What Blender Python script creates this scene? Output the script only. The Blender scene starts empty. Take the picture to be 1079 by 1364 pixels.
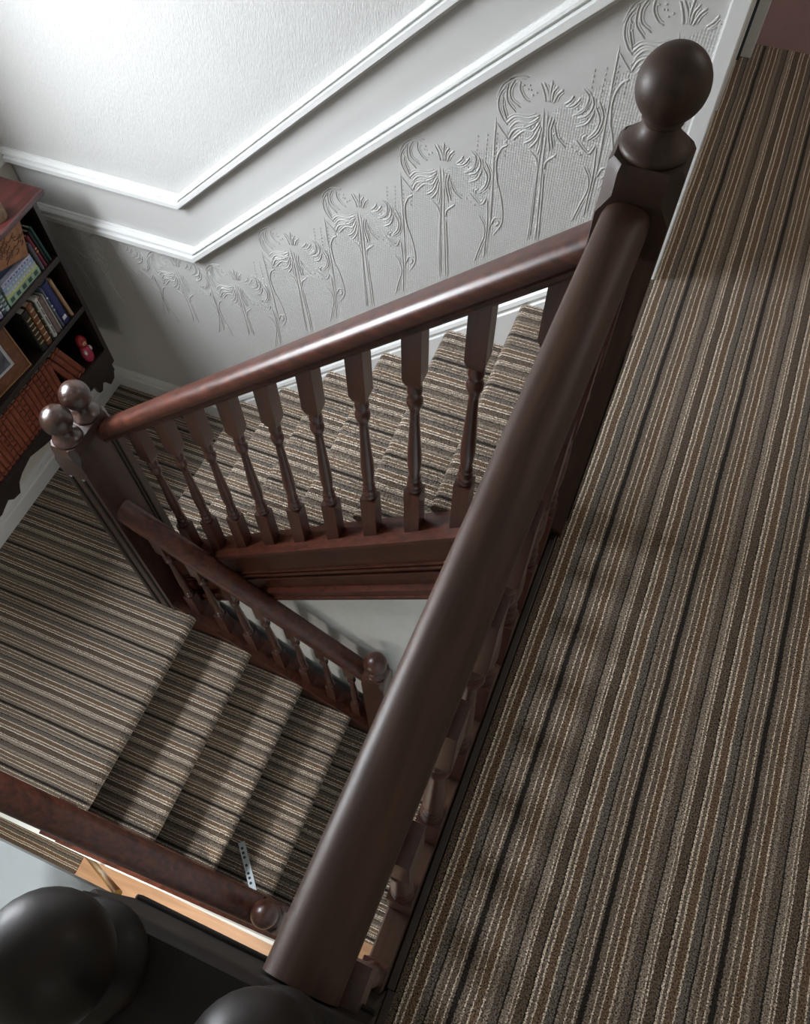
import bpy, bmesh, math, random
from mathutils import Vector, Matrix
random.seed(7)
S = bpy.context.scene
COL = S.collection

# ------------------------------------------------------------------ camera
F_PX = 1047.7
cam = bpy.data.cameras.new('camera')
cam.sensor_fit = 'HORIZONTAL'; cam.sensor_width = 36
cam.lens = F_PX / 1079 * 36
cam.shift_x = 23.39 / 1079; cam.shift_y = 26.96 / 1079
cam.clip_start = 0.02
camo = bpy.data.objects.new('camera', cam); COL.objects.link(camo)
camo.matrix_world = (Matrix.Translation((-.0792, 0, 1.6411)) @ Matrix.Rotation(.4443, 4, 'Z')
                     @ Matrix.Rotation(.5025, 4, 'X') @ Matrix.Rotation(-.0552, 4, 'Z'))
S.camera = camo

# ------------------------------------------------------------------ light
W = bpy.data.worlds.new('world'); S.world = W; W.use_nodes = True
bg = W.node_tree.nodes['Background']; bg.inputs[0].default_value = (.75, .86, 1, 1); bg.inputs[1].default_value = .25

def area(name, loc, direction, sx, sy, power, color):
    l = bpy.data.lights.new(name, 'AREA'); l.shape = 'RECTANGLE'; l.size = sx; l.size_y = sy
    l.energy = power; l.color = color
    o = bpy.data.objects.new(name, l); COL.objects.link(o)
    o.location = loc; o.rotation_euler = Vector(direction).to_track_quat('-Z', 'Y').to_euler()
    return o
area('window_daylight', (-2.60, .72, .70), (1, -.04, -.42), 1.04, .92, 90, (.90, .94, 1))       # stair window over the bookcase
area('landing_fill', (1.2, -.9, 2.0), (-.3, .75, -1), .9, .9, 2.2, (1, .95, .88))          # added fill light from behind the viewer
area('landing_end_fill', (1.0, 2.3, 2.1), (-.45, .05, -1), .7, .7, 6, (1, .93, .85))       # added lamp to lift the dim far end of the landing
area('hall_floor_fill', (-1.2, -.55, -1.5), (-.2, .5, -1), .5, .3, 12, (1, .95, .88))             # unseen light added under the ledge to brighten the wood floor

S.view_settings.view_transform = 'Standard'; S.view_settings.look = 'None'
S.view_settings.gamma = 1; S.view_settings.use_curve_mapping = False
S.view_settings.exposure = 0.46

# ------------------------------------------------------------------ materials
def new_mat(name):
    m = bpy.data.materials.new(name); m.use_nodes = True
    return m, m.node_tree.nodes, m.node_tree.links, m.node_tree.nodes['Principled BSDF']

def math_node(N, L, op, a, b=None, c=None):
    n = N.new('ShaderNodeMath'); n.operation = op
    for i, v in enumerate((a, b, c)):
        if v is None: continue
        if isinstance(v, (int, float)): n.inputs[i].default_value = v
        else: L.new(v, n.inputs[i])
    return n.outputs[0]

def plain(name, col, rough=.5, spec=.5, metal=0, noise=.06, nscale=30, bump=0, coat=0):
    m, N, L, P = new_mat(name)
    tc = N.new('ShaderNodeTexCoord'); nz = N.new('ShaderNodeTexNoise'); nz.inputs['Scale'].default_value = nscale
    nz.inputs['Detail'].default_value = 4
    L.new(tc.outputs['Object'], nz.inputs['Vector'])
    r = N.new('ShaderNodeValToRGB'); r.color_ramp.elements[0].position = .3; r.color_ramp.elements[1].position = .7
    r.color_ramp.elements[0].color = tuple(max(0, c * (1 - noise)) for c in col) + (1,)
    r.color_ramp.elements[1].color = tuple(min(1, c * (1 + noise)) for c in col) + (1,)
    L.new(nz.outputs['Fac'], r.inputs[0]); L.new(r.outputs[0], P.inputs['Base Color'])
    P.inputs['Roughness'].default_value = rough; P.inputs['Metallic'].default_value = metal
    P.inputs['Specular IOR Level'].default_value = spec
    P.inputs['Coat Weight'].default_value = coat; P.inputs['Coat Roughness'].default_value = .15
    if bump:
        b = N.new('ShaderNodeBump'); b.inputs['Strength'].default_value = bump; b.inputs['Distance'].default_value = .002
        L.new(nz.outputs['Fac'], b.inputs['Height']); L.new(b.outputs[0], P.inputs['Normal'])
    return m

def wood(name, dark, light, stretch, rough=.38, coat=.08, scale=1, spec=.5):
    m, N, L, P = new_mat(name)
    tc = N.new('ShaderNodeTexCoord'); mp = N.new('ShaderNodeMapping')
    mp.inputs['Scale'].default_value = tuple(s * scale for s in stretch)
    nz = N.new('ShaderNodeTexNoise'); nz.inputs['Scale'].default_value = 1; nz.inputs['Detail'].default_value = 6
    nz.inputs['Distortion'].default_value = .6
    L.new(tc.outputs['Object'], mp.inputs[0]); L.new(mp.outputs[0], nz.inputs['Vector'])
    r = N.new('ShaderNodeValToRGB'); e = r.color_ramp.elements
    e[0].position = .32; e[0].color = dark + (1,); e[1].position = .68; e[1].color = light + (1,)
    L.new(nz.outputs['Fac'], r.inputs[0]); L.new(r.outputs[0], P.inputs['Base Color'])
    rr = math_node(N, L, 'MULTIPLY_ADD', nz.outputs['Fac'], .16, rough - .08)
    L.new(rr, P.inputs['Roughness'])
    P.inputs['Coat Weight'].default_value = coat; P.inputs['Coat Roughness'].default_value = .22
    P.inputs['Specular IOR Level'].default_value = spec
    b = N.new('ShaderNodeBump'); b.inputs['Strength'].default_value = .08; b.inputs['Distance'].default_value = .001
    L.new(nz.outputs['Fac'], b.inputs['Height']); L.new(b.outputs[0], P.inputs['Normal'])
    return m

D0, D1 = (.030, .0085, .005), (.092, .025, .0125)
M_WX = wood('mahogany_along_x', D0, D1, (5, 60, 60))
M_WY = wood('mahogany_along_y', (.034, .017, .010), (.066, .032, .019), (60, 5, 60), rough=.5, coat=.02, spec=.3)
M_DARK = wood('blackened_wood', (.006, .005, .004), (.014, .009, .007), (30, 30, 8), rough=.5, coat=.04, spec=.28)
M_BROWN = wood('dark_brown_wood', (.024, .013, .008), (.046, .024, .014), (50, 50, 6), rough=.5, coat=.03, spec=.32)
M_WZ = wood('mahogany_upright', D0, (.070, .020, .011), (60, 60, 6), rough=.36, coat=.3)
M_SHEEN = wood('worn_polished_newel', (.022, .010, .007), (.050, .020, .013), (50, 50, 8), rough=.36, coat=.55)
M_SHELF = wood('dark_shelf_wood', (.010, .006, .005), (.028, .015, .012), (50, 8, 30), rough=.4, coat=.2)
M_SHELFTOP = wood('shelf_top_wood', (.030, .010, .010), (.085, .020, .019), (40, 6, 30), rough=.3, coat=.4)
M_OAK = wood('light_wood_floor', (.50, .29, .16), (.66, .40, .23), (3, 30, 30), rough=.5, coat=.1)
M_WHITE = plain('white_gloss_paint', (.70, .71, .70), rough=.35, noise=.02, coat=.1)
M_PLASTER = plain('painted_plaster', (.70, .71, .68), rough=.8, noise=.03, bump=.1)
M_HALLWHITE = plain('hall_white_paint', (.60, .64, .63), rough=.6, noise=.06, nscale=6)
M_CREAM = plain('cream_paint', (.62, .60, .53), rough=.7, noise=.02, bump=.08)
M_WARM = plain('darkened_cream_paint', (.40, .37, .31), rough=.8, noise=.03)  # cream darkened on the out-of-view walls to cut bounced light
M_PINK = plain('pink_paint', (.42, .27, .28), rough=.7, noise=.04)
M_CEIL = plain('ceiling_paint', (.55, .54, .50), rough=.9, noise=.02)
M_BRASS = plain('brass', (.50, .27, .06), rough=.35, metal=.75, noise=.25, nscale=40)
M_STEEL = plain('galvanised_steel', (.62, .68, .70), rough=.42, metal=.35, noise=.08)
M_HOLE = plain('hole_black', (.03, .05, .06), rough=.6)
M_LEATHER = plain('red_leather', (.21, .052, .025), rough=.5, noise=.3, nscale=60)
M_LEATHERDK = plain('leather_tooling', (.085, .022, .013), rough=.5)
M_GOLD = plain('gilt', (.55, .40, .18), rough=.35, metal=.6)
M_PAGES = plain('paper_pages', (.62, .57, .46), rough=.9)

STR = [(0, 'k'), (.006, 'g'), (.018, 'l'), (.0205, 'b'), (.030, 'l'), (.033, 'r'), (.045, 'l'), (.048, 'b'), (.054, 'm'),
       (.062, 'd'), (.078, 'k'), (.081, 'm'), (.093, 'l'), (.0957, 'g'), (.0992, 'l'), (.102, 'n'), (.119, 'k'), (.122, 'l'),
       (.1262, 'g'), (.1325, 'l'), (.136, 'r'), (.151, 'l'), (.154, 's'), (.169, 'k'), (.172, 'm'), (.179, 'b'), (.187, 'l'),
       (.190, 'b'), (.200, 'l'), (.203, 'g'), (.2078, 'k')]
SC = dict(k=(.022, .018, .014), g=(.185, .148, .114), l=(.66, .565, .455), b=(.160, .122, .089), r=(.160, .106, .068), m=(.275, .228, .180),
          d=(.132, .106, .082), n=(.114, .086, .062), s=(.142, .121, .100))
def carpet(name, axis, offset):
    m, N, L, P = new_mat(name)
    tc = N.new('ShaderNodeNewGeometry')
    fine = N.new('ShaderNodeTexNoise'); fine.inputs['Scale'].default_value = 300; fine.inputs['Detail'].default_value = 3
    L.new(tc.outputs['Position'], fine.inputs['Vector'])
    sep = N.new('ShaderNodeSeparateXYZ'); L.new(tc.outputs['Position'], sep.inputs[0])
    wob = N.new('ShaderNodeTexNoise'); wob.inputs['Scale'].default_value = 7
    L.new(tc.outputs['Position'], wob.inputs['Vector'])
    v = math_node(N, L, 'ADD', sep.outputs[axis], -offset)
    j = math_node(N, L, 'MULTIPLY_ADD', fine.outputs['Fac'], .007, -.0035)
    j2 = math_node(N, L, 'MULTIPLY_ADD', wob.outputs['Fac'], .005, -.0025)
    v = math_node(N, L, 'ADD', v, j); v = math_node(N, L, 'ADD', v, j2)
    v = math_node(N, L, 'DIVIDE', v, .2115); v = math_node(N, L, 'FRACT', v)
    r = N.new('ShaderNodeValToRGB'); r.color_ramp.interpolation = 'CONSTANT'
    e = r.color_ramp.elements
    e[0].position = 0; e[0].color = SC['k'] + (1,)
    e[1].position = STR[1][0] / .2115; e[1].color = SC[STR[1][1]] + (1,)
    for p, c in STR[2:]:
        x = e.new(p / .2115); x.color = SC[c] + (1,)
    L.new(v, r.inputs[0])
    # speckle of the loop pile
    sp = N.new('ShaderNodeTexNoise'); sp.inputs['Scale'].default_value = 340; sp.inputs['Detail'].default_value = 2
    L.new(tc.outputs['Position'], sp.inputs['Vector'])
    s = math_node(N, L, 'MULTIPLY_ADD', sp.outputs['Fac'], 5.4, -1.7)
    mix = N.new('ShaderNodeMix'); mix.data_type = 'RGBA'; mix.blend_type = 'MULTIPLY'; mix.inputs[0].default_value = 1
    cmb = N.new('ShaderNodeCombineColor')
    for k in range(3): L.new(s, cmb.inputs[k])
    L.new(r.outputs[0], mix.inputs[6]); L.new(cmb.outputs[0], mix.inputs[7])
    L.new(mix.outputs[2], P.inputs['Base Color'])
    P.inputs['Roughness'].default_value = .95; P.inputs['Specular IOR Level'].default_value = .12
    P.inputs['Sheen Weight'].default_value = .15
    b = N.new('ShaderNodeBump'); b.inputs['Strength'].default_value = .9; b.inputs['Distance'].default_value = .004
    L.new(sp.outputs['Fac'], b.inputs['Height']); L.new(b.outputs[0], P.inputs['Normal'])
    return m
M_CX = carpet('striped_carpet_landing', 0, .2265 - .2115 * 9)
M_CY = carpet('striped_carpet_stairs', 1, .231 - .2115 * 12)

def far_wall_material():
    m, N, L, P = new_mat('embossed_wallpaper')
    tc = N.new('ShaderNodeTexCoord'); sep = N.new('ShaderNodeSeparateXYZ'); L.new(tc.outputs['Object'], sep.inputs[0])
    X, Z = sep.outputs[0], sep.outputs[2]
    sl = math_node(N, L, 'MULTIPLY_ADD', X, .859, .859 * 1.70)
    sl = math_node(N, L, 'MAXIMUM', sl, 0)
    h = math_node(N, L, 'SUBTRACT', Z, sl)                      # height relative to the stepped dado line
    upper = math_node(N, L, 'GREATER_THAN', h, -.20)
    lattice_zone = math_node(N, L, 'LESS_THAN', h, -.66)
    k = 2 * math.pi / .0155
    a = math_node(N, L, 'SINE', math_node(N, L, 'MULTIPLY', math_node(N, L, 'ADD', math_node(N, L, 'MULTIPLY', X, 1.15), Z), k))
    c = math_node(N, L, 'SINE', math_node(N, L, 'MULTIPLY', math_node(N, L, 'SUBTRACT', math_node(N, L, 'MULTIPLY', X, 1.15), Z), k))
    lat = math_node(N, L, 'MULTIPLY', math_node(N, L, 'MULTIPLY', a, c), lattice_zone)
    mp = N.new('ShaderNodeMapping'); mp.inputs['Scale'].default_value = (330, 1, 60)
    L.new(tc.outputs['Object'], mp.inputs[0])
    st = N.new('ShaderNodeTexNoise'); st.inputs['Scale'].default_value = 1; st.inputs['Detail'].default_value = 2; st.inputs['Distortion'].default_value = .5
    L.new(mp.outputs[0], st.inputs['Vector'])
    strands = math_node(N, L, 'MULTIPLY', math_node(N, L, 'MULTIPLY', st.outputs['Fac'], 1.5), upper)
    nz = N.new('ShaderNodeTexNoise'); nz.inputs['Scale'].default_value = 60; L.new(tc.outputs['Object'], nz.inputs['Vector'])
    hh = math_node(N, L, 'ADD', math_node(N, L, 'MULTIPLY', lat, .42), strands)
    hh = math_node(N, L, 'ADD', hh, math_node(N, L, 'MULTIPLY', nz.outputs['Fac'], .3))
    b = N.new('ShaderNodeBump'); b.inputs['Strength'].default_value = .5; b.inputs['Distance'].default_value = .0025
    L.new(hh, b.inputs['Height']); L.new(b.outputs[0], P.inputs['Normal'])
    P.inputs['Base Color'].default_value = (.53, .53, .515, 1); P.inputs['Roughness'].default_value = .55
    return m
M_FAR = far_wall_material()
M_RELIEF = plain('embossed_relief_paint', (.53, .53, .515), rough=.5, noise=.01)

# ------------------------------------------------------------------ helpers
def mesh_from_bm(name, bm, smooth=False):
    bmesh.ops.recalc_face_normals(bm, faces=bm.faces)
    me = bpy.data.meshes.new(name); bm.to_mesh(me); bm.free()
    if smooth:
        for p in me.polygons: p.use_smooth = True
        me.set_sharp_from_angle(angle=math.radians(38))
    return me

def obj(name, bm, mat, parent=None, smooth=False, origin=None):
    if origin is not None: bmesh.ops.translate(bm, verts=bm.verts, vec=-Vector(origin))
    me = bm if isinstance(bm, bpy.types.Mesh) else mesh_from_bm(name, bm, smooth)
    if mat and not me.materials: me.materials.append(mat)
    o = bpy.data.objects.new(name, me); COL.objects.link(o)
    if parent: o.parent = parent
    if origin is not None and not parent: o.location = origin
    return o

def tag(o, label, cat, group=None, kind=None):
    if label: o['label'] = label
    if cat: o['category'] = cat
    if group: o['group'] = group
    if kind: o['kind'] = kind
    return o
def thing(name, label, cat, loc=(0, 0, 0), group=None):
    o = bpy.data.objects.new(name, None); COL.objects.link(o); o.location = loc; o.empty_display_size = .05
    return tag(o, label, cat, group)
def struct(name, bm, mat, label=None, parent=None, smooth=False):
    o = obj(name, bm, mat, parent, smooth)
    if not parent: o['kind'] = 'structure'
    if label: o['label'] = label
    if not parent: o['category'] = name.split('_')[0]
    return o

def box(x0, x1, y0, y1, z0, z1, bm=None, bev=0):
    own = bmesh.new()
    r = bmesh.ops.create_cube(own, size=1)
    for v in own.verts:
        v.co = Vector((x0 + (v.co.x + .5) * (x1 - x0), y0 + (v.co.y + .5) * (y1 - y0), z0 + (v.co.z + .5) * (z1 - z0)))
    if bev: bmesh.ops.bevel(own, geom=own.edges[:] + own.verts[:], offset=bev, segments=2, affect='EDGES', profile=.5)
    if bm is None: return own
    me = bpy.data.meshes.new('t'); own.to_mesh(me); own.free(); bm.from_mesh(me); bpy.data.meshes.remove(me)
    return bm

def prism(poly, axis, a, b, bm=None):
    """closed polygon in the other two axes, extruded along axis from a to b"""
    bm = bm or bmesh.new(); rings = []
    for t in (a, b):
        ring = []
        for (u, v) in poly:
            co = {'x': (t, u, v), 'y': (u, t, v), 'z': (u, v, t)}[axis]
            ring.append(bm.verts.new(co))
        rings.append(ring)
    n = len(poly)
    for i in range(n):
        bm.faces.new((rings[0][i], rings[0][(i + 1) % n], rings[1][(i + 1) % n], rings[1][i]))
    bm.faces.new(rings[0][::-1]); bm.faces.new(rings[1])
    return bm

def ring_prism(o, i, x0, x1, bm=None):
    """rectangular plate with a rectangular hole, lying in the Y-Z plane"""
    bm = bm or bmesh.new()
    q = lambda r, x: [bm.verts.new((x, a, b)) for a, b in ((r[0], r[1]), (r[2], r[1]), (r[2], r[3]), (r[0], r[3]))]
    A, B, C_, D_ = q(o, x0), q(i, x0), q(o, x1), q(i, x1)
    for k in range(4):
        j = (k + 1) % 4
        bm.faces.new((A[k], A[j], B[j], B[k])); bm.faces.new((C_[k], D_[k], D_[j], C_[j]))
        bm.faces.new((A[k], C_[k], C_[j], A[j])); bm.faces.new((B[k], B[j], D_[j], D_[k]))
    return bm

def sweep(profile, p0, p1, bm=None, offs0=None, offs1=None):
    """profile (u across, v vertical) carried from p0 to p1, ends cut plumb"""
    bm = bm or bmesh.new(); p0, p1 = Vector(p0), Vector(p1)
    d = (p1 - p0); d.z = 0; d.normalize(); side = Vector((d.y, -d.x, 0))
    rings = [[bm.verts.new(p + side * u + Vector((0, 0, v))) for u, v in profile] for p in (p0, p1)]
    n = len(profile)
    for i in range(n):
        bm.faces.new((rings[0][i], rings[0][(i + 1) % n], rings[1][(i + 1) % n], rings[1][i]))
    bm.faces.new(rings[0][::-1]); bm.faces.new(rings[1])
    return bm

def lathe(prof, seg=28, bm=None, c=(0, 0, 0)):
    bm = bm or bmesh.new(); c = Vector(c); rings = []
    for r, z in prof:
        if r < 1e-5: rings.append([bm.verts.new(c + Vector((0, 0, z)))])
        else: rings.append([bm.verts.new(c + Vector((r * math.cos(2 * math.pi * i / seg), r * math.sin(2 * math.pi * i / seg), z))) for i in range(seg)])
    for a, b in zip(rings, rings[1:]):
        for i in range(seg):
            j = (i + 1) % seg
            f = [a[0]] if len(a) == 1 else [a[i], a[j]]
            g = [b[0]] if len(b) == 1 else [b[j], b[i]]
            if len(f) + len(g) > 2: bm.faces.new(f + g)
    if len(rings[0]) > 1: bm.faces.new(rings[0][::-1])
    if len(rings[-1]) > 1: bm.faces.new(rings[-1])
    return bm

def tube(pts, r, seg=6, bm=None, flat=None):
    bm = bm or bmesh.new(); pts = [Vector(p) for p in pts]; rings = []
    for i, p in enumerate(pts):
        t = (pts[min(i + 1, len(pts) - 1)] - pts[max(i - 1, 0)]).normalized()
        u = t.orthogonal() if flat is None else Vector(flat).cross(t).normalized()
        w = t.cross(u).normalized()
        rr = r * (.35 if (flat is not None and i in (0, len(pts) - 1)) else 1)
        rings.append([bm.verts.new(p + (u * math.cos(2 * math.pi * k / seg) + w * math.sin(2 * math.pi * k / seg)) * rr) for k in range(seg)])
    for a, b in zip(rings, rings[1:]):
        for k in range(seg): bm.faces.new((a[k], a[(k + 1) % seg], b[(k + 1) % seg], b[k]))
    bm.faces.new(rings[0][::-1]); bm.faces.new(rings[-1])
    return bm

def catmull(P, n=5):
    P = [Vector(p) for p in P]; out = []
    Q = [2 * P[0] - P[1]] + P + [2 * P[-1] - P[-2]]
    for i in range(1, len(Q) - 2):
        for k in range(n):
            t = k / n
            out.append(.5 * ((2 * Q[i]) + (Q[i + 1] - Q[i - 1]) * t + (2 * Q[i - 1] - 5 * Q[i] + 4 * Q[i + 1] - Q[i + 2]) * t * t
                             + (3 * Q[i] - 3 * Q[i + 1] + Q[i + 2] - Q[i - 1]) * t ** 3))
    out.append(P[-1]); return out

# ------------------------------------------------------------------ dimensions (metres, from the photograph's perspective)
G, R, X0, ZH = .2494, .2143, -1.6645, -1.5          # upper flight
G2, R2, XL = .2311, .209, -1.436                    # lower flight
YW, XW = 1.867, -2.45
YU, YL, YN = 1.005, .906, -.055                      # balustrade lines: upper flight, lower flight far side, lower flight near side
XT = -.135                                           # landing balustrade line
ZHALL = -2.8

# ------------------------------------------------------------------ setting
struct('floor', prism([(-.089, -1.2), (1.3, -1.2), (1.3, 3.2), (-.20, 3.2), (-.20, 2.79), (-.089, 2.79)], 'z', -.24, 0), M_CX, 'upper landing floor with striped brown and grey carpet running lengthways')
struct('floor', box(XW, XL - .10, -.1, YW, ZH - .2, ZH), M_CY, 'half landing floor under striped carpet in front of the bookcase')
struct('floor', box(-.90, -.127, -.0, .99, -2.56, ZH - 4 * R2), M_CY, 'carpeted floor at the foot of the lower stairs')
struct('floor', box(XW, -1.87, -1.0, .0, ZHALL - .2, ZHALL - .012), M_CY, 'striped hall carpet seen far below beside the light wood floor')
o = struct('floor', prism([(-1.87, -1.0), (-1.87, -.305), (-1.862, -.292), (-1.865, -.20), (-1.875, -.188), (-1.86, -.0), (-.12, 0), (-.12, -1.0)], 'z', ZHALL - .2, ZHALL), M_OAK,
           'light wooden hall floor seen in the gap below the stairs')

bm = bmesh.new()
box(XW - .1, -.10, YW, YW + .12, -2.9, 2.4, bm)
wall_far = struct('wall_far', bm, M_FAR, 'white wall beside the upper stairs with embossed flower wallpaper')
# left wall with the window opening above the bookcase
bm = bmesh.new()
wy0, wy1, wz0, wz1 = .15, 1.29, .14, 1.24
ring_prism((-1.2, -2.9, YW + .12, 2.4), (wy0, wz0, wy1, wz1), XW - .26, XW, bm)
struct('wall_left', bm, M_CREAM, 'cream wall behind the hanging bookcase')
win = thing('window_1', 'stair window over the bookcase', None, (XW - .20, .72, .14)); win['kind'] = 'structure'
obj('window_frame', ring_prism((-.57, 0, .57, 1.10), (-.49, .06, .49, 1.04), -.03, .03), M_WHITE, win)
obj('glazing_bar', box(-.02, .02, -.02, .02, .06, 1.04), M_WHITE, win)
mg, N_, L_, P_ = new_mat('window_glass'); P_.inputs['Transmission Weight'].default_value = 1; P_.inputs['Roughness'].default_value = .05; P_.inputs['IOR'].default_value = 1.45
obj('pane', box(-.004, .004, -.49, -.02, .06, 1.04), mg, win); obj('pane', box(-.004, .004, .02, .49, .06, 1.04), mg, win)
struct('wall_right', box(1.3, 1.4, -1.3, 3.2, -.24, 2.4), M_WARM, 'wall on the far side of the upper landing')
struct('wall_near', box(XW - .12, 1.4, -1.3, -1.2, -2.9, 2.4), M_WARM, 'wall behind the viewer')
struct('wall_recess', box(-.30, -.20, 2.6, 3.2, -.24, 2.4), M_CREAM, 'shadowed wall in the door recess at the far left of the landing')
struct('wall_end', box(-.2, 1.4, 3.115, 3.2, 0, 2.4), M_PINK, 'pink wall at the far end of the landing carpet')
struct('ceiling', box(XW - .12, 1.4, -1.3, 3.2, 2.4, 2.5), M_CEIL, 'ceiling over the stairwell')
# landing side wall past the stair head, with door lining
struct('wall_landing', box(-.10, -.083, YW + .01, 2.72, -.3, 2.4), M_CREAM, 'narrow cream wall face running back along the landing edge')
struct('trim_1', box(-.118, -.076, YW - .012, YW + .03, -.14, 2.4, bev=.004), M_WHITE, 'white painted corner board at the stair head behind the tall newel')
struct('trim_2', box(-.12, -.066, 2.68, 2.79, .0, 2.1, bev=.006), M_WHITE, 'pale door casing at the far end of the landing, nearer strip')
d = thing('door_1', 'white door lining at the far left end of the landing', None, (-.085, 3.0, 0)); d['kind'] = 'structure'
obj('door_casing', box(-.10, .066, .018, .112, 0, 2.1, bev=.004), M_WHITE, d)
obj('door_gap_shade', box(-.10, .030, -.004, .017, 0, 2.1), M_HOLE, d)  # black strip standing in for the shadow gap beside the casing
# walls under the landing and the upper flight
struct('wall_underlanding', box(-.125, -.10, -.9, .985, ZHALL, -.26), M_HALLWHITE, 'white wall under the landing edge beside the lower stairs')
sp = [(-1.53, ZHALL), (-.125, ZHALL), (-.125, -.33), (-1.53, -.33 + .859 * (-1.53 + .125))]
struct('wall_spandrel', prism(sp, 'y', .992, 1.04), M_PLASTER, 'white wall panel under the upper stair string')
struct('wall_understairs', prism([(XW, ZHALL), (-.62, ZHALL), (-.62, -2.6), (-1.45, -1.95), (XW, -1.72)], 'y', -.165, -.10), M_HALLWHITE, 'white wall under the lower stairs')
struct('baseboard_hall', box(XW, -.62, -.188, -.166, ZHALL, ZHALL + .14, bev=.003), M_WHITE, 'white skirting board along the light wood hall floor')
# white boxed-in ledge low left
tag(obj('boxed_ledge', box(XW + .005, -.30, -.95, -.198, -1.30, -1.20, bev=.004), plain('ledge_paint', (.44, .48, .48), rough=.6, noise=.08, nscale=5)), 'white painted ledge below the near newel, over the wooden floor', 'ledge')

# mouldings on the far wall
kx = -1.70
def dado(name, zc, t, pr, label):
    bmx = bmesh.new()
    prof = [(0, -t / 2), (pr * .55, -t / 2), (pr * .6, -t * .36), (pr, -t * .30), (pr, t * .02), (pr * .62, t * .10), (pr * .62, t * .16), (pr * .85, t * .24), (pr * .8, t * .36), (pr * .35, t * .42), (pr * .3, t * .5), (0, t * .5)]
    rings = []
    for (x, z, st) in ((XW, zc, 1), (kx, zc, 1), (-.118, zc + .859 * (-.118 - kx), 1)):
        rings.append([bmx.verts.new((x, YW - u, z + v * (1 if x <= kx else 1.22))) for u, v in prof])
    for a, b in zip(rings, rings[1:]):
        n = len(prof)
        for i in range(n): bmx.faces.new((a[i], a[(i + 1) % n], b[(i + 1) % n], b[i]))
    bmx.faces.new(rings[0][::-1]); bmx.faces.new(rings[-1])
    return struct(name, bmx, M_WHITE, label)
dado('trim_3', -.198, .052, .030, 'upper white moulded rail on the stair wall')
dado('trim_4', -.432, .062, .034, 'lower white moulded rail on the stair wall above the embossed flowers')
# left wall continuation of the rails
for nm, zc, t, lb in (('trim_5', -.198, .05, 'upper white rail on the wall behind the bookcase'), ('trim_6', -.432, .06, 'lower white rail behind the bookcase')):
    struct(nm, box(XW, XW + .012, -.5, YW, zc - t / 2, zc + t / 2, bev=.004), M_WHITE, lb)
# skirtings
def skirt_profile(h): return [(0, -h), (.018, -h), (.018, -.052), (.012, -.046), (.012, -.038), (.017, -.028), (.013, -.012), (.006, -.004), (0, 0)]
xa = (-1.371 - .187) / .859
def wallsweep(path, prof, sgn=1):
    b = bmesh.new(); rings = []
    for (x, y, z, sc) in path:
        rings.append([b.verts.new((x, y - u, z + v * sc)) for u, v in prof])
    n = len(prof)
    for a, c in zip(rings, rings[1:]):
        for i in range(n): b.faces.new((a[i], a[(i + 1) % n], c[(i + 1) % n], c[i]))
    b.faces.new(rings[0][::-1]); b.faces.new(rings[-1]); return b
struct('baseboard_far', wallsweep([(XW, YW, -1.371, 1), (xa, YW, -1.371, 1)], skirt_profile(.129)), M_WHITE, 'white skirting board on the half landing below the embossed wall')
bb = skirt_profile(.42)
struct('baseboard_stairs', wallsweep([(xa, YW, -1.371, 1), (-.118, YW, .187 - .118 * .859, 1)], bb), M_WHITE, 'white sloping skirting board along the upper stairs')
bm = bmesh.new(); pr = skirt_profile(.129)
rings = [[bm.verts.new((XW + u, y, -1.371 + v)) for u, v in pr] for y in (-.1, YW)]
for i in range(len(pr)): bm.faces.new((rings[0][i], rings[0][(i + 1) % len(pr)], rings[1][(i + 1) % len(pr)], rings[1][i]))
bm.faces.new(rings[0]); bm.faces.new(rings[1][::-1])
struct('baseboard_left', bm, M_WHITE, 'white skirting board on the half landing under the bookcase')

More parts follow.
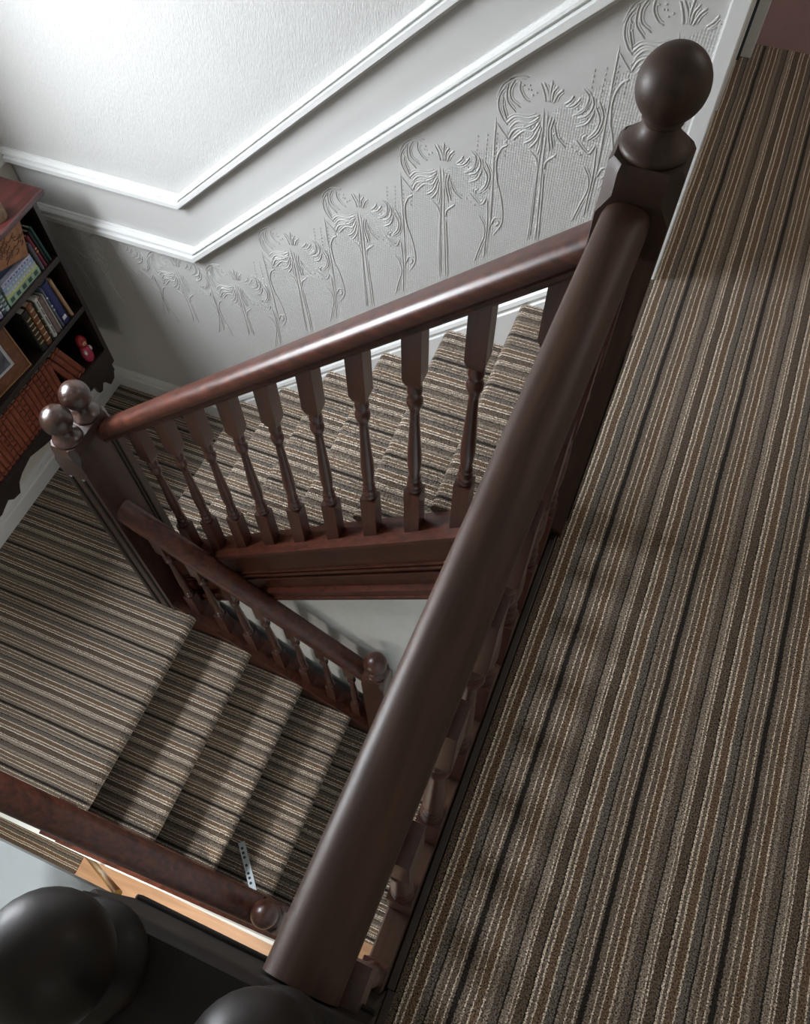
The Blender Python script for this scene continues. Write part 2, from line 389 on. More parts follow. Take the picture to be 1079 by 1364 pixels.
# embossed flowers: raised strokes, one mesh shared by all motifs
ST = {'a': [(-0.016, 0.03), (-0.009, -0.05), (-0.008, -0.133), (-0.004, -0.245), (0.001, -0.375)], 'b': [(-0.005, 0.025), (0.0, -0.048), (0.003, -0.13), (0.01, -0.241), (0.018, -0.37)], 'f1': [(-0.034, 0.091), (-0.022, 0.069), (-0.014, 0.045)], 'f2': [(-0.027, 0.095), (-0.012, 0.071), (-0.006, 0.047)], 'f3': [(-0.005, 0.103), (-0.006, 0.072), (-0.003, 0.047)], 'f4': [(0.011, 0.092), (0.001, 0.074), (0.001, 0.047)], 'f5': [(0.026, 0.087), (0.013, 0.071), (0.005, 0.046)], 'p1': [(-0.117, 0.067), (-0.133, 0.041), (-0.134, 0.007), (-0.118, -0.024), (-0.103, -0.037)], 'p2': [(-0.096, 0.094), (-0.127, 0.068), (-0.141, 0.024)], 'p3': [(-0.097, 0.087), (-0.108, 0.061), (-0.102, 0.033), (-0.074, 0.017)], 'p4': [(-0.114, 0.071), (-0.116, 0.049), (-0.11, 0.024), (-0.085, 0.001)], 'p5': [(-0.084, 0.086), (-0.083, 0.063), (-0.067, 0.041), (-0.052, 0.037)], 'p6': [(-0.062, 0.098), (-0.094, 0.095), (-0.118, 0.077)], 'p7': [(-0.125, 0.039), (-0.122, 0.01), (-0.107, -0.026)], 'l1': [(-0.108, -0.032), (-0.087, -0.009), (-0.052, -0.005), (-0.022, 0.011)], 'l2': [(-0.1, -0.048), (-0.08, -0.021), (-0.046, -0.017), (-0.022, 0.006)], 'l3': [(-0.099, -0.076), (-0.085, -0.044), (-0.052, -0.029), (-0.025, -0.005)], 'l4': [(-0.089, -0.078), (-0.062, -0.043), (-0.036, -0.037), (-0.021, -0.006)], 'l5': [(-0.057, -0.078), (-0.033, -0.056), (-0.018, -0.013)], 'l6': [(-0.04, -0.088), (-0.021, -0.057), (-0.015, -0.02)], 'l7': [(-0.015, -0.101), (-0.011, -0.063), (-0.012, -0.031)], 'r1': [(0.07, 0.099), (0.088, 0.082), (0.083, 0.052), (0.063, 0.031)], 'r2': [(0.095, 0.087), (0.103, 0.064), (0.093, 0.036), (0.07, 0.022)], 'r3': [(0.107, 0.065), (0.125, 0.032), (0.121, 0.001), (0.104, -0.025)], 'r4': [(0.115, 0.077), (0.132, 0.041), (0.127, -0.002), (0.103, -0.031)], 'r5': [(0.071, 0.077), (0.056, 0.053), (0.037, 0.045)], 'r6': [(0.053, 0.078), (0.045, 0.062), (0.033, 0.05)], 'r7': [(0.071, -0.001), (0.097, 0.016), (0.11, 0.051)], 'r8': [(0.055, 0.025), (0.081, 0.041), (0.091, 0.068)], 's1': [(0.006, 0.012), (0.003, -0.027), (0.016, -0.085)], 's2': [(0.014, 0.01), (0.01, -0.026), (0.024, -0.079)], 's3': [(0.017, -0.008), (0.03, -0.041), (0.056, -0.062)], 's4': [(0.096, -0.033), (0.095, -0.021), (0.104, -0.015)], 'bl': [(-0.136, -0.021), (-0.134, -0.101), (-0.127, -0.232), (-0.122, -0.379)], 'bl2': [(-0.134, -0.036), (-0.117, -0.056), (-0.097, -0.076)], 'bl3': [(-0.113, -0.228), (-0.124, -0.15), (-0.114, -0.107), (-0.096, -0.09)], 'bl4': [(-0.124, -0.186), (-0.104, -0.24), (-0.091, -0.294), (-0.089, -0.343), (-0.111, -0.391)], 'bl5': [(-0.121, -0.358), (-0.11, -0.327), (-0.091, -0.326)], 'bl6': [(-0.109, -0.359), (-0.098, -0.341), (-0.105, -0.333)], 'ia': [(-0.01, -0.138), (-0.017, -0.11), (-0.04, -0.091)], 'ib': [(0.009, -0.137), (0.012, -0.113), (0.037, -0.085)], 'ra': [(0.109, -0.099), (0.128, -0.128), (0.134, -0.165), (0.123, -0.214), (0.109, -0.279)], 'rb': [(0.132, -0.036), (0.139, -0.116), (0.139, -0.185), (0.139, -0.255)], 'rc': [(0.073, -0.03), (0.113, -0.064), (0.13, -0.036)],
      'ia2': [(-0.01, -0.138), (-0.008, -0.26), (-0.004, -0.375)], 'ib2': [(0.009, -0.137), (0.018, -0.25), (0.026, -0.37)]}
DOTS = [(0.02, -0.031), (0.037, -0.039), (0.054, -0.049), (0.07, -0.055), (0.083, -0.064), (0.096, -0.071), (-0.074, 0.076), (-0.062, 0.068), (-0.049, 0.056), (-0.04, 0.064), (-0.059, 0.079), (-.055, .068), (-.05, -.02 + .003), (-.06, -.03), (-.044, -.03), (-.12, .05), (-.122, .03), (-.118, .015), (.06, .06), (.068, .045), (.05, .068)]
def motif(cut, right=9):
    b = bmesh.new()
    for k, P in ST.items():
        Q = [p for p in P if p[1] > -cut and p[0] < right]
        if len(Q) < 2: continue
        r = .0026 if k in ('a', 'b', 'bl', 'rb', 'ra', 'bl4', 'ia2', 'ib2') else .0030
        pts = catmull([Vector((u, 0, v)) for u, v in Q], 5)
        tube([(p.x, 0, p.z) for p in pts], r, 6, b, flat=(0, 1, 0))
        if k[0] in 'plrfs' and len(pts) > 6:                  # a second, finer line runs alongside each petal stroke
            par = []
            for i in range(1, len(pts) - 1):
                t = (pts[i + 1] - pts[i - 1]).normalized(); par.append(pts[i] + Vector((-t.z, 0, t.x)) * .0068)
            tube(par, .0020, 6, b, flat=(0, 1, 0))
    for u, v in DOTS:
        if u > right: continue
        bmesh.ops.create_icosphere(b, subdivisions=1, radius=.0035, matrix=Matrix.Translation((u, 0, v)))
    me = mesh_from_bm('relief_flower', b); me.materials.append(M_RELIEF)
    for p in me.polygons: p.use_smooth = True
    return me
mot_long = motif(.5); mot_short = motif(.3); mot_edge = motif(.5, .062)
for i, (x, z) in enumerate([(-.185, .622), (-.455, .389), (-.726, .158), (-.997, -.075), (-1.268, -.307), (-1.545, -.560), (-1.815, -.582), (-2.085, -.582), (-2.34, -.582)]):
    o = obj('relief_flower', mot_edge if i == 0 else mot_long if i < 5 else mot_short, None, wall_far); o.location = (x, YW + .0008, z)
# rows of small raised drops between the flower heads
b = bmesh.new()
for i in range(7):
    x, z = -.32 - .271 * i, .505 - .2325 * i
    for c_ in range(4):
        for k in range(9 - c_):
            if i >= 5: continue
            bmesh.ops.create_icosphere(b, subdivisions=1, radius=.0030, matrix=Matrix.Translation((x - .045 + c_ * .026, YW, z + .03 - k * .0135 + c_ * .01)) @ Matrix.Diagonal((.7, .7, 1.4, 1)))
o = obj('relief_drops', b, M_RELIEF, wall_far); o['kind'] = 'stuff'

# ------------------------------------------------------------------ stairs
def arc(cx, cz, r, a0, a1, n=6):
    return [(cx + r * math.cos(math.radians(a0 + (a1 - a0) * i / n)), cz + r * math.sin(math.radians(a0 + (a1 - a0) * i / n))) for i in range(n + 1)]
up = thing('upper_stair_flight', 'upper flight of striped carpeted stairs rising along the embossed wall', 'staircase', (X0, 1.43, ZH))
y0u, y1u = 1.0465, YW - .0185
for k in range(7):
    xr, z0, z1 = X0 + k * G, ZH + k * R, ZH + (k + 1) * R
    back = xr + G + .03 if k < 6 else -.089
    nr = .021
    poly = [(xr, z0 - .02), (xr, z1 - .052)] + [(xr - .006, z1 - .046)] + arc(xr - .004, z1 - nr, nr, 225, 90, 7) + [(back, z1), (back, z0 - .02)]
    step = obj('carpeted_step', prism([(a - X0, c - ZH) for a, c in poly], 'y', y0u - 1.43, y1u - 1.43), M_CY if k < 6 else M_CY, up, smooth=True)
lo = thing('lower_stair_flight', 'lower flight of striped carpeted stairs going down from the half landing', 'staircase', (XL, .43, ZH))
for j in range(4):
    xn, z1 = XL + j * G2, ZH - j * R2
    xb = xn - G2 - .10 if j else XL - .10
    nr = .030
    poly = [(xb, z1 - R2), (xb, z1)] + arc(xn - nr, z1 - nr, nr, 90, -20, 9) + [(xn - .088, z1 - R2)]
    obj('carpeted_step', prism([(a - XL, c - ZH) for a, c in poly], 'y', -.004 - .43, .8665 - .43), M_CY, lo, smooth=True)

# ------------------------------------------------------------------ joinery profiles
def rail_profile(w, h):
    hw = w / 2
    half = [(hw * .60, -h), (hw * .68, -h * .90), (hw * .60, -h * .80), (hw * .68, -h * .70), (hw * .93, -h * .60), (hw, -h * .46), (hw * .98, -h * .28), (hw * .82, -h * .12), (hw * .52, -h * .03), (hw * .18, 0)]
    return half + [(-u, v) for u, v in half[::-1]]
def baluster_mesh(H, hw=.0215, slope=0.0, name='baluster', zb=None):
    """square blocks top and bottom, turned vase between; blocks run on into rail and string"""
    b = bmesh.new(); k = H / .80; e = .012
    def block(z0, z1, cham_top, cham_bot):
        rings = []
        def ring(s, z): rings.append([b.verts.new((sx * s, sy * s, z)) for sx, sy in ((-1, -1), (1, -1), (1, 1), (-1, 1))])
        if cham_bot: ring(hw * .72, z0); ring(hw, z0 + .022)
        else: ring(hw, z0)
        if cham_top: ring(hw, z1 - .022); ring(hw * .72, z1)
        else: ring(hw, z1)
        for a, c in zip(rings, rings[1:]):
            for i in range(4): b.faces.new((a[i], a[(i + 1) % 4], c[(i + 1) % 4], c[i]))
        b.faces.new(rings[0][::-1]); b.faces.new(rings[-1])
    block(-e, .205 * k, False, False)
    block(.635 * k, H + e, False, True)
    prof = [(.016, .203), (.0195, .208), (.0200, .216), (.0165, .222), (.0185, .228), (.0195, .236), (.0160, .244), (.0130, .249), (.0165, .256), (.0175, .263), (.0150, .270), (.0135, .276),
            (.0160, .300), (.0178, .330), (.0172, .370), (.0150, .420), (.0125, .480), (.0112, .530), (.0112, .545), (.0138, .549), (.0138, .555), (.0165, .559), (.0188, .568), (.0188, .578), (.0162, .587), (.0135, .591), (.0135, .597), (.0168, .603), (.0180, .612), (.0165, .625), (.0155, .640)]
    lathe([(r, z * k) for r, z in prof], 16, b)
    for v in b.verts:
        if v.co.z < -.001 or v.co.z > H + .001: v.co.z += slope * v.co.x
    me = mesh_from_bm(name, b, True); me.materials.append(M_WZ)
    return me
def finial(parent, x, y, z, r=.047, sc=1.0, m=None):
    m = m or M_WZ
    # turned collar and ball, z = top of the newel block
    obj('collar', lathe([(.0, z - .002), (.0445 * sc, z - .002), (.0465 * sc, z + .001), (.0470 * sc, z + .005), (.0445 * sc, z + .010), (.0385 * sc, z + .015), (.0320 * sc, z + .021), (.0275 * sc, z + .028), (.0250 * sc, z + .035), (.0245 * sc, z + .039), (.0275 * sc, z + .042), (.0275 * sc, z + .045), (.0250 * sc, z + .048), (.0, z + .049)], 32, c=(x, y, 0)), m, parent, smooth=True)
    cz = z + .0415 + r * 1.0; pr = []
    for i in range(19):
        a = -math.pi / 2 + math.pi * i / 18
        pr.append((max(0, r * math.cos(a)) if 0 < i < 18 else 0, cz + r * 1.05 * math.sin(a)))
    obj('ball', lathe(pr, 32, c=(x, y, 0)), m, parent, smooth=True)
def newel_block(hw, z0, z1, x=0, y=0, hy=None):
    """square post with a chamfered, stopped head"""
    b = bmesh.new(); hy = hy or hw; c = .018
    def octring(cx, cy, z, s=0):
        p = [(-hw + cx, -hy + s), (hw - cx, -hy + s), (hw - s, -hy + cy), (hw - s, hy - cy), (hw - cx, hy - s), (-hw + cx, hy - s), (-hw + s, hy - cy), (-hw + s, -hy + cy)]
        return [b.verts.new((x + u, y + v, z)) for u, v in p]
    rings = [octring(.0015, .0015, z0), octring(.0015, .0015, z1 - .075), octring(c, c, z1 - .045), octring(c, c, z1 - .010), octring(c * 1.1, c * 1.1, z1, .006)]
    for a, d_ in zip(rings, rings[1:]):
        for i in range(8): b.faces.new((a[i], a[(i + 1) % 8], d_[(i + 1) % 8], d_[i]))
    b.faces.new(rings[0][::-1]); b.faces.new(rings[-1]); return b

# --- tall newel at the head of the upper flight
nw = thing('newel_post', 'tall dark newel post with big ball at the head of the upper stairs', 'newel post', (XT, YU, 0))
obj('post', newel_block(.052, -.62, .962), M_BROWN, nw, smooth=True)
finial(nw, 0, 0, .962, .0455, 1.0, M_BROWN)
obj('moulding', box(.052, .056, -.030, .030, .04, .60, bev=.0018), M_BROWN, nw)
# --- double newel on the half landing
XD = -1.576
nw = thing('double_newel_post', 'double newel post with two balls side by side on the half landing', 'newel post', (XD, (YL + YU) / 2, ZH))
hy = (YU - YL) / 2 + .05
b = newel_block(.05, .0, 1.195, hy=hy); box(-.05, .05, -hy, hy, -.75, 0, b)
obj('post', b, M_SHEEN, nw, smooth=True)
for s in (-1, 1):
    finial(nw, 0, s * (YU - YL) / 2, 1.195, .0475, 1.0, M_SHEEN)
# raised strips, darkened to read as shaded grooves of the long panels
for (xx, yy, dx, dy) in ((-.024, -hy, .012, .003), (.024, -hy, .012, .003)):
    obj('moulding', box(xx - .006, xx + .006, yy - .004, yy + .001, .02, 1.04, bev=.001), M_DARK, nw)
for yy in (.052, .066):
    obj('moulding', box(.049, .0535, yy - .0035, yy + .0035, .06, 1.08, bev=.001), M_DARK, nw)
# --- foot newels of the lower flight
ZN = -1.406
for nm_y, lb in ((YL, 'dark newel post with round ball standing before the white wall under the string'), (YN, 'dark newel post whose round ball shows beside the perforated metal strip')):
    nw = thing('newel_post', lb, 'newel post', (-.595, nm_y, (ZH - 4 * R2)))
    obj('post', newel_block(.05, 0 if nm_y > 0 else -.443, ZN - (ZH - 4 * R2)), M_WZ, nw, smooth=True)
    finial(nw, 0, 0, ZN - (ZH - 4 * R2), .0475)
# --- near double newel, close to the viewer
nw = thing('double_newel_post', 'near black double newel post with two large balls at the bottom left corner', 'newel post', (-.228, -.0965, 0))
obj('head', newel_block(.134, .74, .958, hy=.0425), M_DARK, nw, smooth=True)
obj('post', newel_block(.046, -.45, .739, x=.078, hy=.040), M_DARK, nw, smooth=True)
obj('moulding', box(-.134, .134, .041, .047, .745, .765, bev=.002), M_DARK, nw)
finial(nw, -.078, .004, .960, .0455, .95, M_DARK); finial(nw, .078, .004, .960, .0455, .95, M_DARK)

# --- upper balustrade
def up_z(x): return .985 + .859 * x
def banister_upper():
    t = thing('stair_banister', 'polished mahogany banister of the upper stairs with ten turned balusters', 'banister', (XD + .05, YU, ZH))
    ox, oz = XD + .05, ZH
    obj('handrail', sweep(rail_profile(.072, .082), (0, 0, up_z(ox) - oz), (XT - .052 - ox, 0, up_z(XT - .052) - oz)), M_WX, t, smooth=True)
    me = baluster_mesh(.790, slope=.859)
    for k in range(10):
        x = -.212 - .131 * k
        o = obj('baluster', me, None, t); o.location = (x - ox, 0, .112 + .859 * x - oz)
    # closed string with cap and mouldings
    x1 = XT - .052
    def s(z0, z1, ya, yb, nm, lab=None):
        bb_ = prism([(0, z0 + .859 * ox - oz), (x1 - ox, z0 + .859 * x1 - oz), (x1 - ox, z1 + .859 * x1 - oz), (0, z1 + .859 * ox - oz)], 'y', ya - YU, yb - YU)
        return obj(nm, bb_, M_WX, t)
    s(-.235, .100, .972, 1.046, 'string')
    s(.100, .118, .950, 1.046, 'string_cap')
    s(.000 - .085, .000 - .073, .962, .975, 'moulding'); s(-.060, -.054, .964, .975, 'moulding')
    s(-.120, -.112, .964, .975, 'moulding')
    s(-.250, -.205, .948, .985, 'moulding'); s(-.262, -.245, .942, .985, 'moulding')
banister_upper()
# --- lower balustrades
def lo_z(x): return -.859 * (x + .645)
def banister_lower(y, lab, w, ncap):
    ox, oz, x1 = XD + .05, ZH, -.645
    t = thing('stair_banister', lab, 'banister', (ox, y, ZH))
    obj('handrail', sweep(rail_profile(w, .095), (0, 0, -1.437 + lo_z(ox) - oz), (x1 - ox, 0, -1.437 - oz)), M_WX, t, smooth=True)
    H = .70
    me = baluster_mesh(H, .021, slope=-.859)
    for k in range(7):
        x = -.722 - .1205 * k
        o = obj('baluster', me, None, t); o.location = (x - ox, 0, -2.225 + lo_z(x) - oz)
    def s(z0, z1, ya, yb, nm):
        obj(nm, prism([(0, z0 + lo_z(ox) - oz), (x1 - ox, z0 - oz), (x1 - ox, z1 - oz), (0, z1 + lo_z(ox) - oz)], 'y', ya - y, yb - y), M_WX, t)
    return s
s = banister_lower(YL, 'mahogany banister of the lower stairs on its far side beside the white wall', .082, 0)
s(-2.52, -2.225, .868, .945, 'string'); s(-2.228, -2.205, .858, .955, 'string_cap')
s = banister_lower(YN, 'mahogany banister of the lower stairs on its near side, seen from above', .104, 0)
s(-2.52, -2.225, -.125, -.002, 'string'); s(-2.228, -2.205, -.140, -.000, 'string_cap'); s(-2.40, -2.37, -.150, -.12, 'moulding')

# --- landing balustrade
t = thing('landing_banister', 'broad mahogany banister running beside the landing carpet', 'banister', (XT, 0, 0))
obj('handrail', sweep(rail_profile(.070, .082), (-.024, -.052, .912), (-.007, YU - .053, .912)), M_WY, t, smooth=True)
me = baluster_mesh(.80)
for k in range(8):
    o = obj('baluster', me, None, t); o.location = (.004, .872 - .13 * k, .03)
obj('base_rail', box(-.019, .026, -.052, YU - .053, -.02, .030, bev=.003), M_WY, t)
obj('fascia', box(-.016, .0462, -.052, YU - .053, -.25, -.02), M_WY, t)
obj('moulding', box(.028, .0435, -.052, YU - .053, -.019, .010, bev=.002), M_SHELF, t)

struct('trim_7', box(-.1025, -.0888, -1.2, -.053, -.25, .006), M_SHELF, 'dark wooden edge strip of the landing behind the near newel')

# ------------------------------------------------------------------ bookcase
XF = -2.2
bc = thing('bookcase', 'dark wooden hanging bookcase with scalloped lower edge on the half landing wall', 'bookcase', (XW, 1.1, -1.1))
def bcobj(nm, x0, x1, y0, y1, z0, z1, mat=M_SHELF, bev=.002): return obj(nm, box(x0 - XW, x1 - XW, y0 - 1.1, y1 - 1.1, z0 + 1.1, z1 + 1.1, bev=bev), mat, bc)
Y0B = .55
bcobj('top', XW + .004, XF + .022, Y0B - .03, 1.735, -.205, -.182, M_SHELFTOP, .006)
bcobj('back_panel', XW + .003, XW + .012, Y0B, 1.70, -1.02, -.205)
bcobj('side_panel', XW + .012, XF, Y0B, Y0B + .018, -1.05, -.205)
for zt in (-.445, -.705): bcobj('shelf', XW + .012, XF, Y0B + .018, 1.675, zt - .024, zt)
bcobj('bottom_shelf', XW + .012, XF - .004, Y0B + .018, 1.675, -.989, -.965)
# right side panel with scrolled foot
foot = [(XW + .012, -.205), (XF, -.205), (XF, -1.06), (XF - .02, -1.09), (XF - .03, -1.075), (XF - .06, -1.085), (XF - .075, -1.12), (XF - .11, -1.13), (XF - .13, -1.10), (XW + .012, -1.09)]
obj('side_panel', prism([(a - XW, c + 1.1) for a, c in foot], 'y', 1.675 - 1.1, 1.695 - 1.1), M_SHELF, bc)
edge = [(.55, -1.0), (.66, -1.0), (.72, -1.05), (.78, -1.06), (.84, -1.075), (.90, -1.05), (.92, -1.075), (.96, -1.085), (.985, -1.04), (1.02, -1.02), (1.09, -1.0), (1.18, -1.03), (1.27, -1.055), (1.36, -1.05), (1.45, -1.045), (1.50, -1.06), (1.535, -1.06), (1.545, -1.115), (1.565, -1.12), (1.585, -1.09), (1.60, -1.10), (1.62, -1.14), (1.655, -1.13), (1.668, -1.10), (1.675, -1.10)]
ap = [(.55, -.966)] + edge + [(1.675, -.966)]
obj('apron', prism([(a - 1.1, c + 1.1) for a, c in [(q[0], q[1]) for q in ap]], 'x', XF - .016 - XW, XF - XW), M_SHELF, bc)

def book(name, y0, y1, z0, h, depth, col, label, group=None, lean=0, bands=None, xf=XF - .012, rough=.5, flat=False, mat=None, bandcol=None, cap=None):
    """upright book, spine to the front (+X)"""
    w = y1 - y0
    t = thing(name, label, 'book', (xf, (y0 + y1) / 2, z0), group)
    m_ = mat or plain('cover', col, rough=rough, noise=.15, nscale=50)
    if flat: pass
    b = bmesh.new()
    pr = [(-depth, -w / 2), (-.003, -w / 2), (.0, -w / 2 * .9), (.003, -w / 2 * .5), (.004, 0), (.003, w / 2 * .5), (0, w / 2 * .9), (-.003, w / 2), (-depth, w / 2), (-depth, w / 2 - .002), (-.003, w / 2 - .002), (-.003, -w / 2 + .002), (-depth, -w / 2 + .002)]
    prism(pr, 'z', 0, h, b)
    obj('cover', b, m_, t)
    obj('pages', box(-depth + .004, -.003, -w / 2 + .002, w / 2 - .002, .003, h - .003), M_PAGES, t)
    if bands:
        b = bmesh.new()
        for f in bands: box(.001, .0052, -w * .36, w * .36, f * h - .0025, f * h + .0025, b)
        obj('spine_band', b, bandcol or M_GOLD, t)['kind'] = 'stuff'
    t.rotation_euler = (lean, 0, 0)
    t.location.z += abs(math.sin(lean)) * w / 2 + .0005
    return t

# top shelf
book('book', 1.640, 1.652, -.445, .165, .15, (.015, .075, .055), 'thin green upright book at the right end of the top shelf', lean=.10)
book('book', 1.624, 1.636, -.445, .160, .15, (.012, .012, .016), 'thin black upright book beside the green one on the top shelf', lean=.10)
book('book', 1.608, 1.621, -.445, .150, .15, (.19, .02, .04), 'thin red and black upright book on the top shelf', lean=.10, bands=[.5, .6])
book('book', 1.590, 1.604, -.445, .125, .15, (.10, .10, .13), 'thin grey upright book at the end of the flat pile on the top shelf', lean=.06)
zz = -.445
pile = [(.030, (.28, .42, .30), 'pale green flat book with dark squares at the bottom of the pile'),
        (.006, (.55, .60, .12), 'very thin yellow book above the green one in the flat pile'),
        (.018, (.40, .46, .42), 'pale grey green book in the middle of the flat pile'),
        (.019, (.26, .36, .52), 'light blue book second from the top of the flat pile'),
        (.018, (.42, .44, .56), 'lilac white book on top of the flat pile'),]
m_dkg = plain('spine_print', (.05, .09, .07), rough=.6); m_lt = plain('spine_print_light', (.6, .62, .66), rough=.6)
for i, (th, c, lb) in enumerate(pile):
    L_ = .190 - .004 * i
    t = thing('book', lb, 'book', (XF - .012, 1.485, zz))
    e_ = .002 if th > .01 else .001
    b = prism([(-.13, 0), (.001, 0), (.001, th), (-.13, th), (-.13, th - e_), (-.004, th - e_), (-.004, e_), (-.13, e_)], 'y', -L_ / 2, L_ / 2)
    obj('cover', b, plain('cover', c, noise=.12, nscale=70), t)
    obj('pages', box(-.128, -.003, -L_ / 2 + .002, L_ / 2 - .002, .0011, th - .0011), M_PAGES, t)
    if th > .01:
        b = bmesh.new(); n = 5 if i == 0 else 9
        for k in range(n):
            cy = -L_ * .38 + L_ * .76 * k / (n - 1); w_ = .010 if i == 0 else random.uniform(.003, .006)
            box(.0005, .0018, cy - w_, cy + w_, th * .25, th * (.8 if i == 0 else .6), b)
        obj('spine_print', b, m_dkg if i == 0 else m_lt if i < 4 else plain('spine_print_blue', (.12, .12, .3)), t)['kind'] = 'stuff'
    zz += th + .0005
t = thing('book', 'dark navy book lying under the brown tooled album on the top shelf', 'book', (XF - .03, 1.47, zz))
obj('cover', box(-.12, 0, -.075, .065, 0, .022, bev=.002), plain('cover', (.02, .03, .07), noise=.1), t)
# tooled album
t = thing('album', 'brown tooled leather album standing on the flat books of the top shelf', 'album', (XF - .010, 1.485, zz + .022))
obj('cover', box(-.03, 0, -.085, .085, 0, .14, bev=.004), plain('tan_leather', (.27, .115, .045), rough=.5, noise=.3, nscale=40), t)
b = bmesh.new()
for k in range(26):
    a = random.uniform(0, 6.28); cy, cz = random.uniform(-.06, .06), random.uniform(.015, .10)
    P3 = [Vector((.0005, cy + .016 * math.cos(a + q) * (1 + .2 * q), cz + .010 * math.sin(a + q * 1.3))) for q in (0, .8, 1.6, 2.4)]
    tube(catmull(P3, 3), .0016, 5, b)
obj('tooled_pattern', b, plain('tooled_leather', (.12, .045, .02), rough=.5), t)['kind'] = 'stuff'
t.rotation_euler = (-.30, 0, 0)
for k, (c, w_) in enumerate([((.32, .42, .46), .022), ((.05, .07, .10), .016), ((.30, .30, .46), .020), ((.03, .05, .07), .02)]):
    y1_ = 1.384 - [0, .023, .040, .061][k]
    book('book', y1_ - w_, y1_, -.445, .112 - .004 * k, .14, c, ['pale blue upright book left of the flat pile on the top shelf', 'dark slate upright book second left of the flat pile', 'lilac spined upright book on the top shelf at the picture edge', 'near black upright book on the top shelf left of the lilac one'][k], bands=[.2, .35, .5, .65] if k in (0, 1, 2) else None, bandcol=m_lt if k else m_dkg)
# middle shelf
book('book', 1.612, 1.626, -.705, .205, .15, (.46, .29, .17), 'thin tan orange book at the right end of the middle shelf', lean=.10)
t = book('book', 1.560, 1.598, -.705, .215, .17, (.02, .03, .13), 'dark blue book with a small white mark leaning on the middle shelf', lean=.06)
b = bmesh.new(); box(.0042, .0052, -.013, .008, .022, .040, b)
obj('spine_label', b, plain('white_label', (.7, .7, .7)), t)
t = book('book', 1.548, 1.558, -.705, .212, .16, (.12, .15, .20), 'mottled grey blue picture book against the dark blue one', lean=.05, bands=[.45, .55, .75], bandcol=m_lt)
book('book', 1.536, 1.541, -.705, .190, .16, (.62, .60, .56), 'very thin white booklet between the mottled and the mauve books', lean=.03)
book('book', 1.512, 1.533, -.705, .186, .15, (.20, .145, .135), 'mauve grey book right of the white spined book', lean=.03)
t = book('book', 1.488, 1.509, -.705, .200, .15, (.60, .60, .58), 'white spined book with dark lettering on the middle shelf', lean=.01)
b = bmesh.new()
for k in range(22):
    if k in (5, 12, 17): continue
    box(.0042, .0050, -.003, .003 + random.uniform(-.001, .001), .018 + k * .0078, .018 + k * .0078 + .005, b)
obj('spine_print', b, m_dkg, t)['kind'] = 'stuff'
book('book', 1.476, 1.486, -.705, .190, .15, (.02, .035, .025), 'thin blackish green book with gilt marks beside the white book', bands=[.2, .4, .6, .8])
book('book', 1.443, 1.473, -.705, .205, .15, (.19, .065, .025), 'brown leather book with pale dots along its ribbed spine', bands=[.12, .27, .42, .57, .72, .87], bandcol=plain('cream_dots', (.5, .42, .28)))
book('book', 1.408, 1.440, -.705, .200, .15, (.012, .012, .010), 'black book with gilt devices down its spine on the middle shelf', bands=[.2, .32, .44, .56, .68, .8])
# framed photo
t = thing('picture_frame', 'brown wooden picture frame with white mount and grey photograph on the middle shelf', 'picture frame', (XF - .015, 1.335, -.703))
fw, fh, ft = .34, .215, .05
b = ring_prism((-fw, 0, 0, fh), (-fw + ft, ft, -ft, fh - ft), -.016, 0)
obj('frame', b, wood('frame_wood', (.10, .035, .018), (.20, .075, .035), (30, 30, 30), rough=.4), t)
b = ring_prism((-fw, 0, 0, fh), (-fw + .005, .005, -.005, fh - .005), -.002, .003)
obj('frame_edge', b, plain('gilt_edge', (.30, .17, .08), rough=.4), t)
obj('mount', box(-.012, -.006, -fw + ft - .002, -ft + .002, ft - .002, fh - ft + .002), plain('white_mount', (.62, .63, .64)), t)
obj('photograph', box(-.008, -.004, -fw + ft + .014, -ft - .014, ft + .012, fh - ft - .012), plain('grey_photograph', (.10, .11, .14), rough=.3, noise=.6, nscale=25), t)
t.rotation_euler = (0, -.14, -.10)
# bottom shelf: the leather set
grp = 'red brown leather volumes on the bottom shelf'
def leather(y0, y1, h, lean, lab, dark):
    t = book('book', y0, y1, -.965, h, .15, None, lab, grp, lean=lean, mat=M_LEATHER, xf=XF - .014)
    b = bmesh.new(); w = y1 - y0
    if dark:
        for f in (.12, .30, .44, .58, .74, .90): box(.0015, .0052, -w * .33, w * .30, f * h - .006, f * h + .001, b)
    else:
        for f in (.08, .93): box(.0015, .0052, -w * .4, w * .4, f * h - .0015, f * h + .0015, b)
    obj('spine_tooling', b, M_LEATHERDK, t)['kind'] = 'stuff'
    return t
leather(1.520, 1.547, .220, .33, 'red brown leather volume leaning outermost at the right of the bottom shelf row', False)
leather(1.492, 1.518, .218, .33, 'red brown leather volume leaning in the middle of three at the right of the row', False)
leather(1.462, 1.488, .210, .34, 'red brown leather volume leaning innermost of three beside the upright row', False)
ORD = ['first', 'second', 'third', 'fourth', 'fifth', 'sixth', 'seventh', 'eighth', 'ninth', 'tenth', 'eleventh', 'twelfth', 'thirteenth', 'fourteenth', 'fifteenth', 'sixteenth', 'seventeenth', 'eighteenth', 'nineteenth', 'twentieth']
for k in range(20):
    y1_ = 1.408 - k * .0265
    h = .212 + .003 * math.sin(k * 2.1)
    leather(y1_ - .0250, y1_, h, 0, ORD[k] + ' upright red brown leather volume counting left from the three leaning ones', k % 5 in (2, 3))
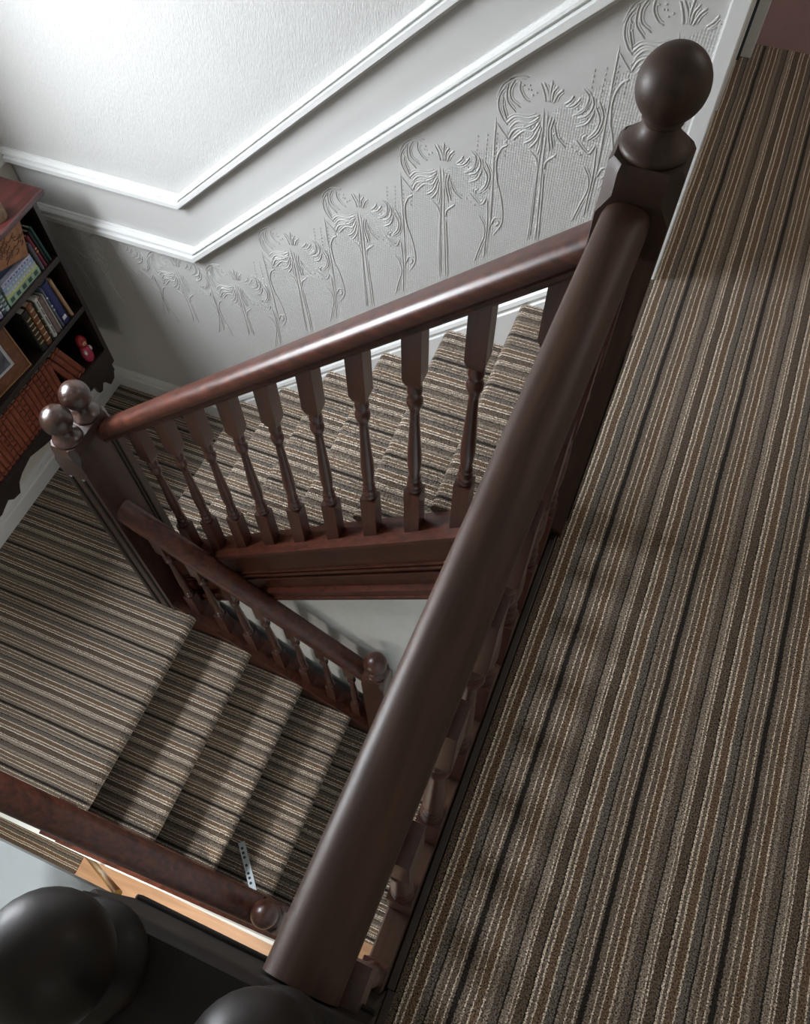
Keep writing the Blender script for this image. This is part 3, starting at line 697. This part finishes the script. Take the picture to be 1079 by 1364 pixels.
# nesting doll
t = thing('nesting_doll', 'small painted doll figurine with red headscarf in the bottom right corner of the bookcase', 'figurine', (XF - .03, 1.606, -.965))
obj('body', lathe([(0, 0), (.017, 0), (.023, .012), (.0255, .035), (.0245, .060), (.019, .083), (.0165, .090), (.0, .091)], 24), plain('doll_pink', (.45, .05, .10), rough=.25, noise=.35, nscale=70), t, smooth=True)
obj('headscarf', lathe([(0, .088), (.0165, .088), (.0215, .102), (.023, .118), (.020, .136), (.012, .149), (0, .154)], 24), plain('doll_red', (.30, .02, .02), rough=.25), t, smooth=True)
b = bmesh.new(); bmesh.ops.create_uvsphere(b, u_segments=16, v_segments=10, radius=.0155, matrix=Matrix.Translation((.0105, -.002, .118)) @ Matrix.Diagonal((.9, .95, 1.05, 1)))
f_ = obj('face', b, plain('doll_face', (.62, .36, .27), rough=.3), t, smooth=True)
for s_ in (-1, 1):
    b = bmesh.new(); bmesh.ops.create_uvsphere(b, u_segments=8, v_segments=6, radius=.0022, matrix=Matrix.Translation((.0235, -.002 + s_ * .0055, .121)))
    obj('eye', b, M_HOLE, f_)
b = bmesh.new(); bmesh.ops.create_uvsphere(b, u_segments=8, v_segments=6, radius=.0022, matrix=Matrix.Translation((.0240, -.002, .110)))
obj('mouth', b, plain('doll_mouth', (.5, .03, .03)), f_)
for s_ in (-1, 1):
    b = bmesh.new(); bmesh.ops.create_uvsphere(b, u_segments=12, v_segments=8, radius=.009, matrix=Matrix.Translation((.014, s_ * .017, .066)) @ Matrix.Diagonal((1, .8, 1.6, 1)))
    obj('sleeve', b, plain('doll_white', (.65, .62, .6), rough=.3), t, smooth=True)
t.scale = (1.0, 1.0, .92)
# wooden round on top of the bookcase
t = thing('candle_holder', 'round bark edged wooden candle holder on top of the bookcase', 'candle holder', (-2.235, 1.545, -.182))
obj('body', lathe([(0, 0), (.032, 0), (.034, .006), (.034, .046), (.031, .052), (0, .052)], 24), plain('bark', (.20, .13, .08), noise=.4, nscale=60), t, smooth=True)
obj('top', lathe([(0, .0515), (.030, .0515), (.029, .055), (0, .055)], 24), plain('cut_wood', (.72, .52, .36)), t, smooth=True)

# ------------------------------------------------------------------ small things
# perforated metal strip on the third tread
L0, wS = .215, .030
b = bmesh.new()
outl = [(-L0 / 2, -wS / 2), (L0 / 2 - .012, -wS / 2), (L0 / 2, -wS / 2 + .009), (L0 / 2, wS / 2), (-L0 / 2, wS / 2)]
prism(outl, 'z', 0, .003, b)
t = thing('metal_strip', 'pale perforated metal strip lying on the carpeted tread by the near foot newel', 'metal strip', (-.893, .072, ZH - 3 * R2 + .004))
obj('plate', b, M_STEEL, t)
obj('rim', box(-L0 / 2, L0 / 2 - .012, wS / 2 - .004, wS / 2, .002, .006), M_STEEL, t)
for u in (-.080, -.060, -.040, -.005, .030, .050, .072):
    obj('screw_hole', lathe([(0, .0025), (.0062, .0025), (.0062, .0038), (0, .0038)], 14, c=(u, -.003, 0)), M_HOLE, t)
t.rotation_euler = (0, 0, math.atan2(-.165, .15))
# leaning brass rod
b = tube([(-1.860, -.193, ZHALL + .004), (-1.05, -.184, -1.19)], .0105, 12)
tag(obj('brass_rod', b, M_BRASS, smooth=True), 'slim brass coloured rod leaning across the gap over the light wooden floor', 'rod')
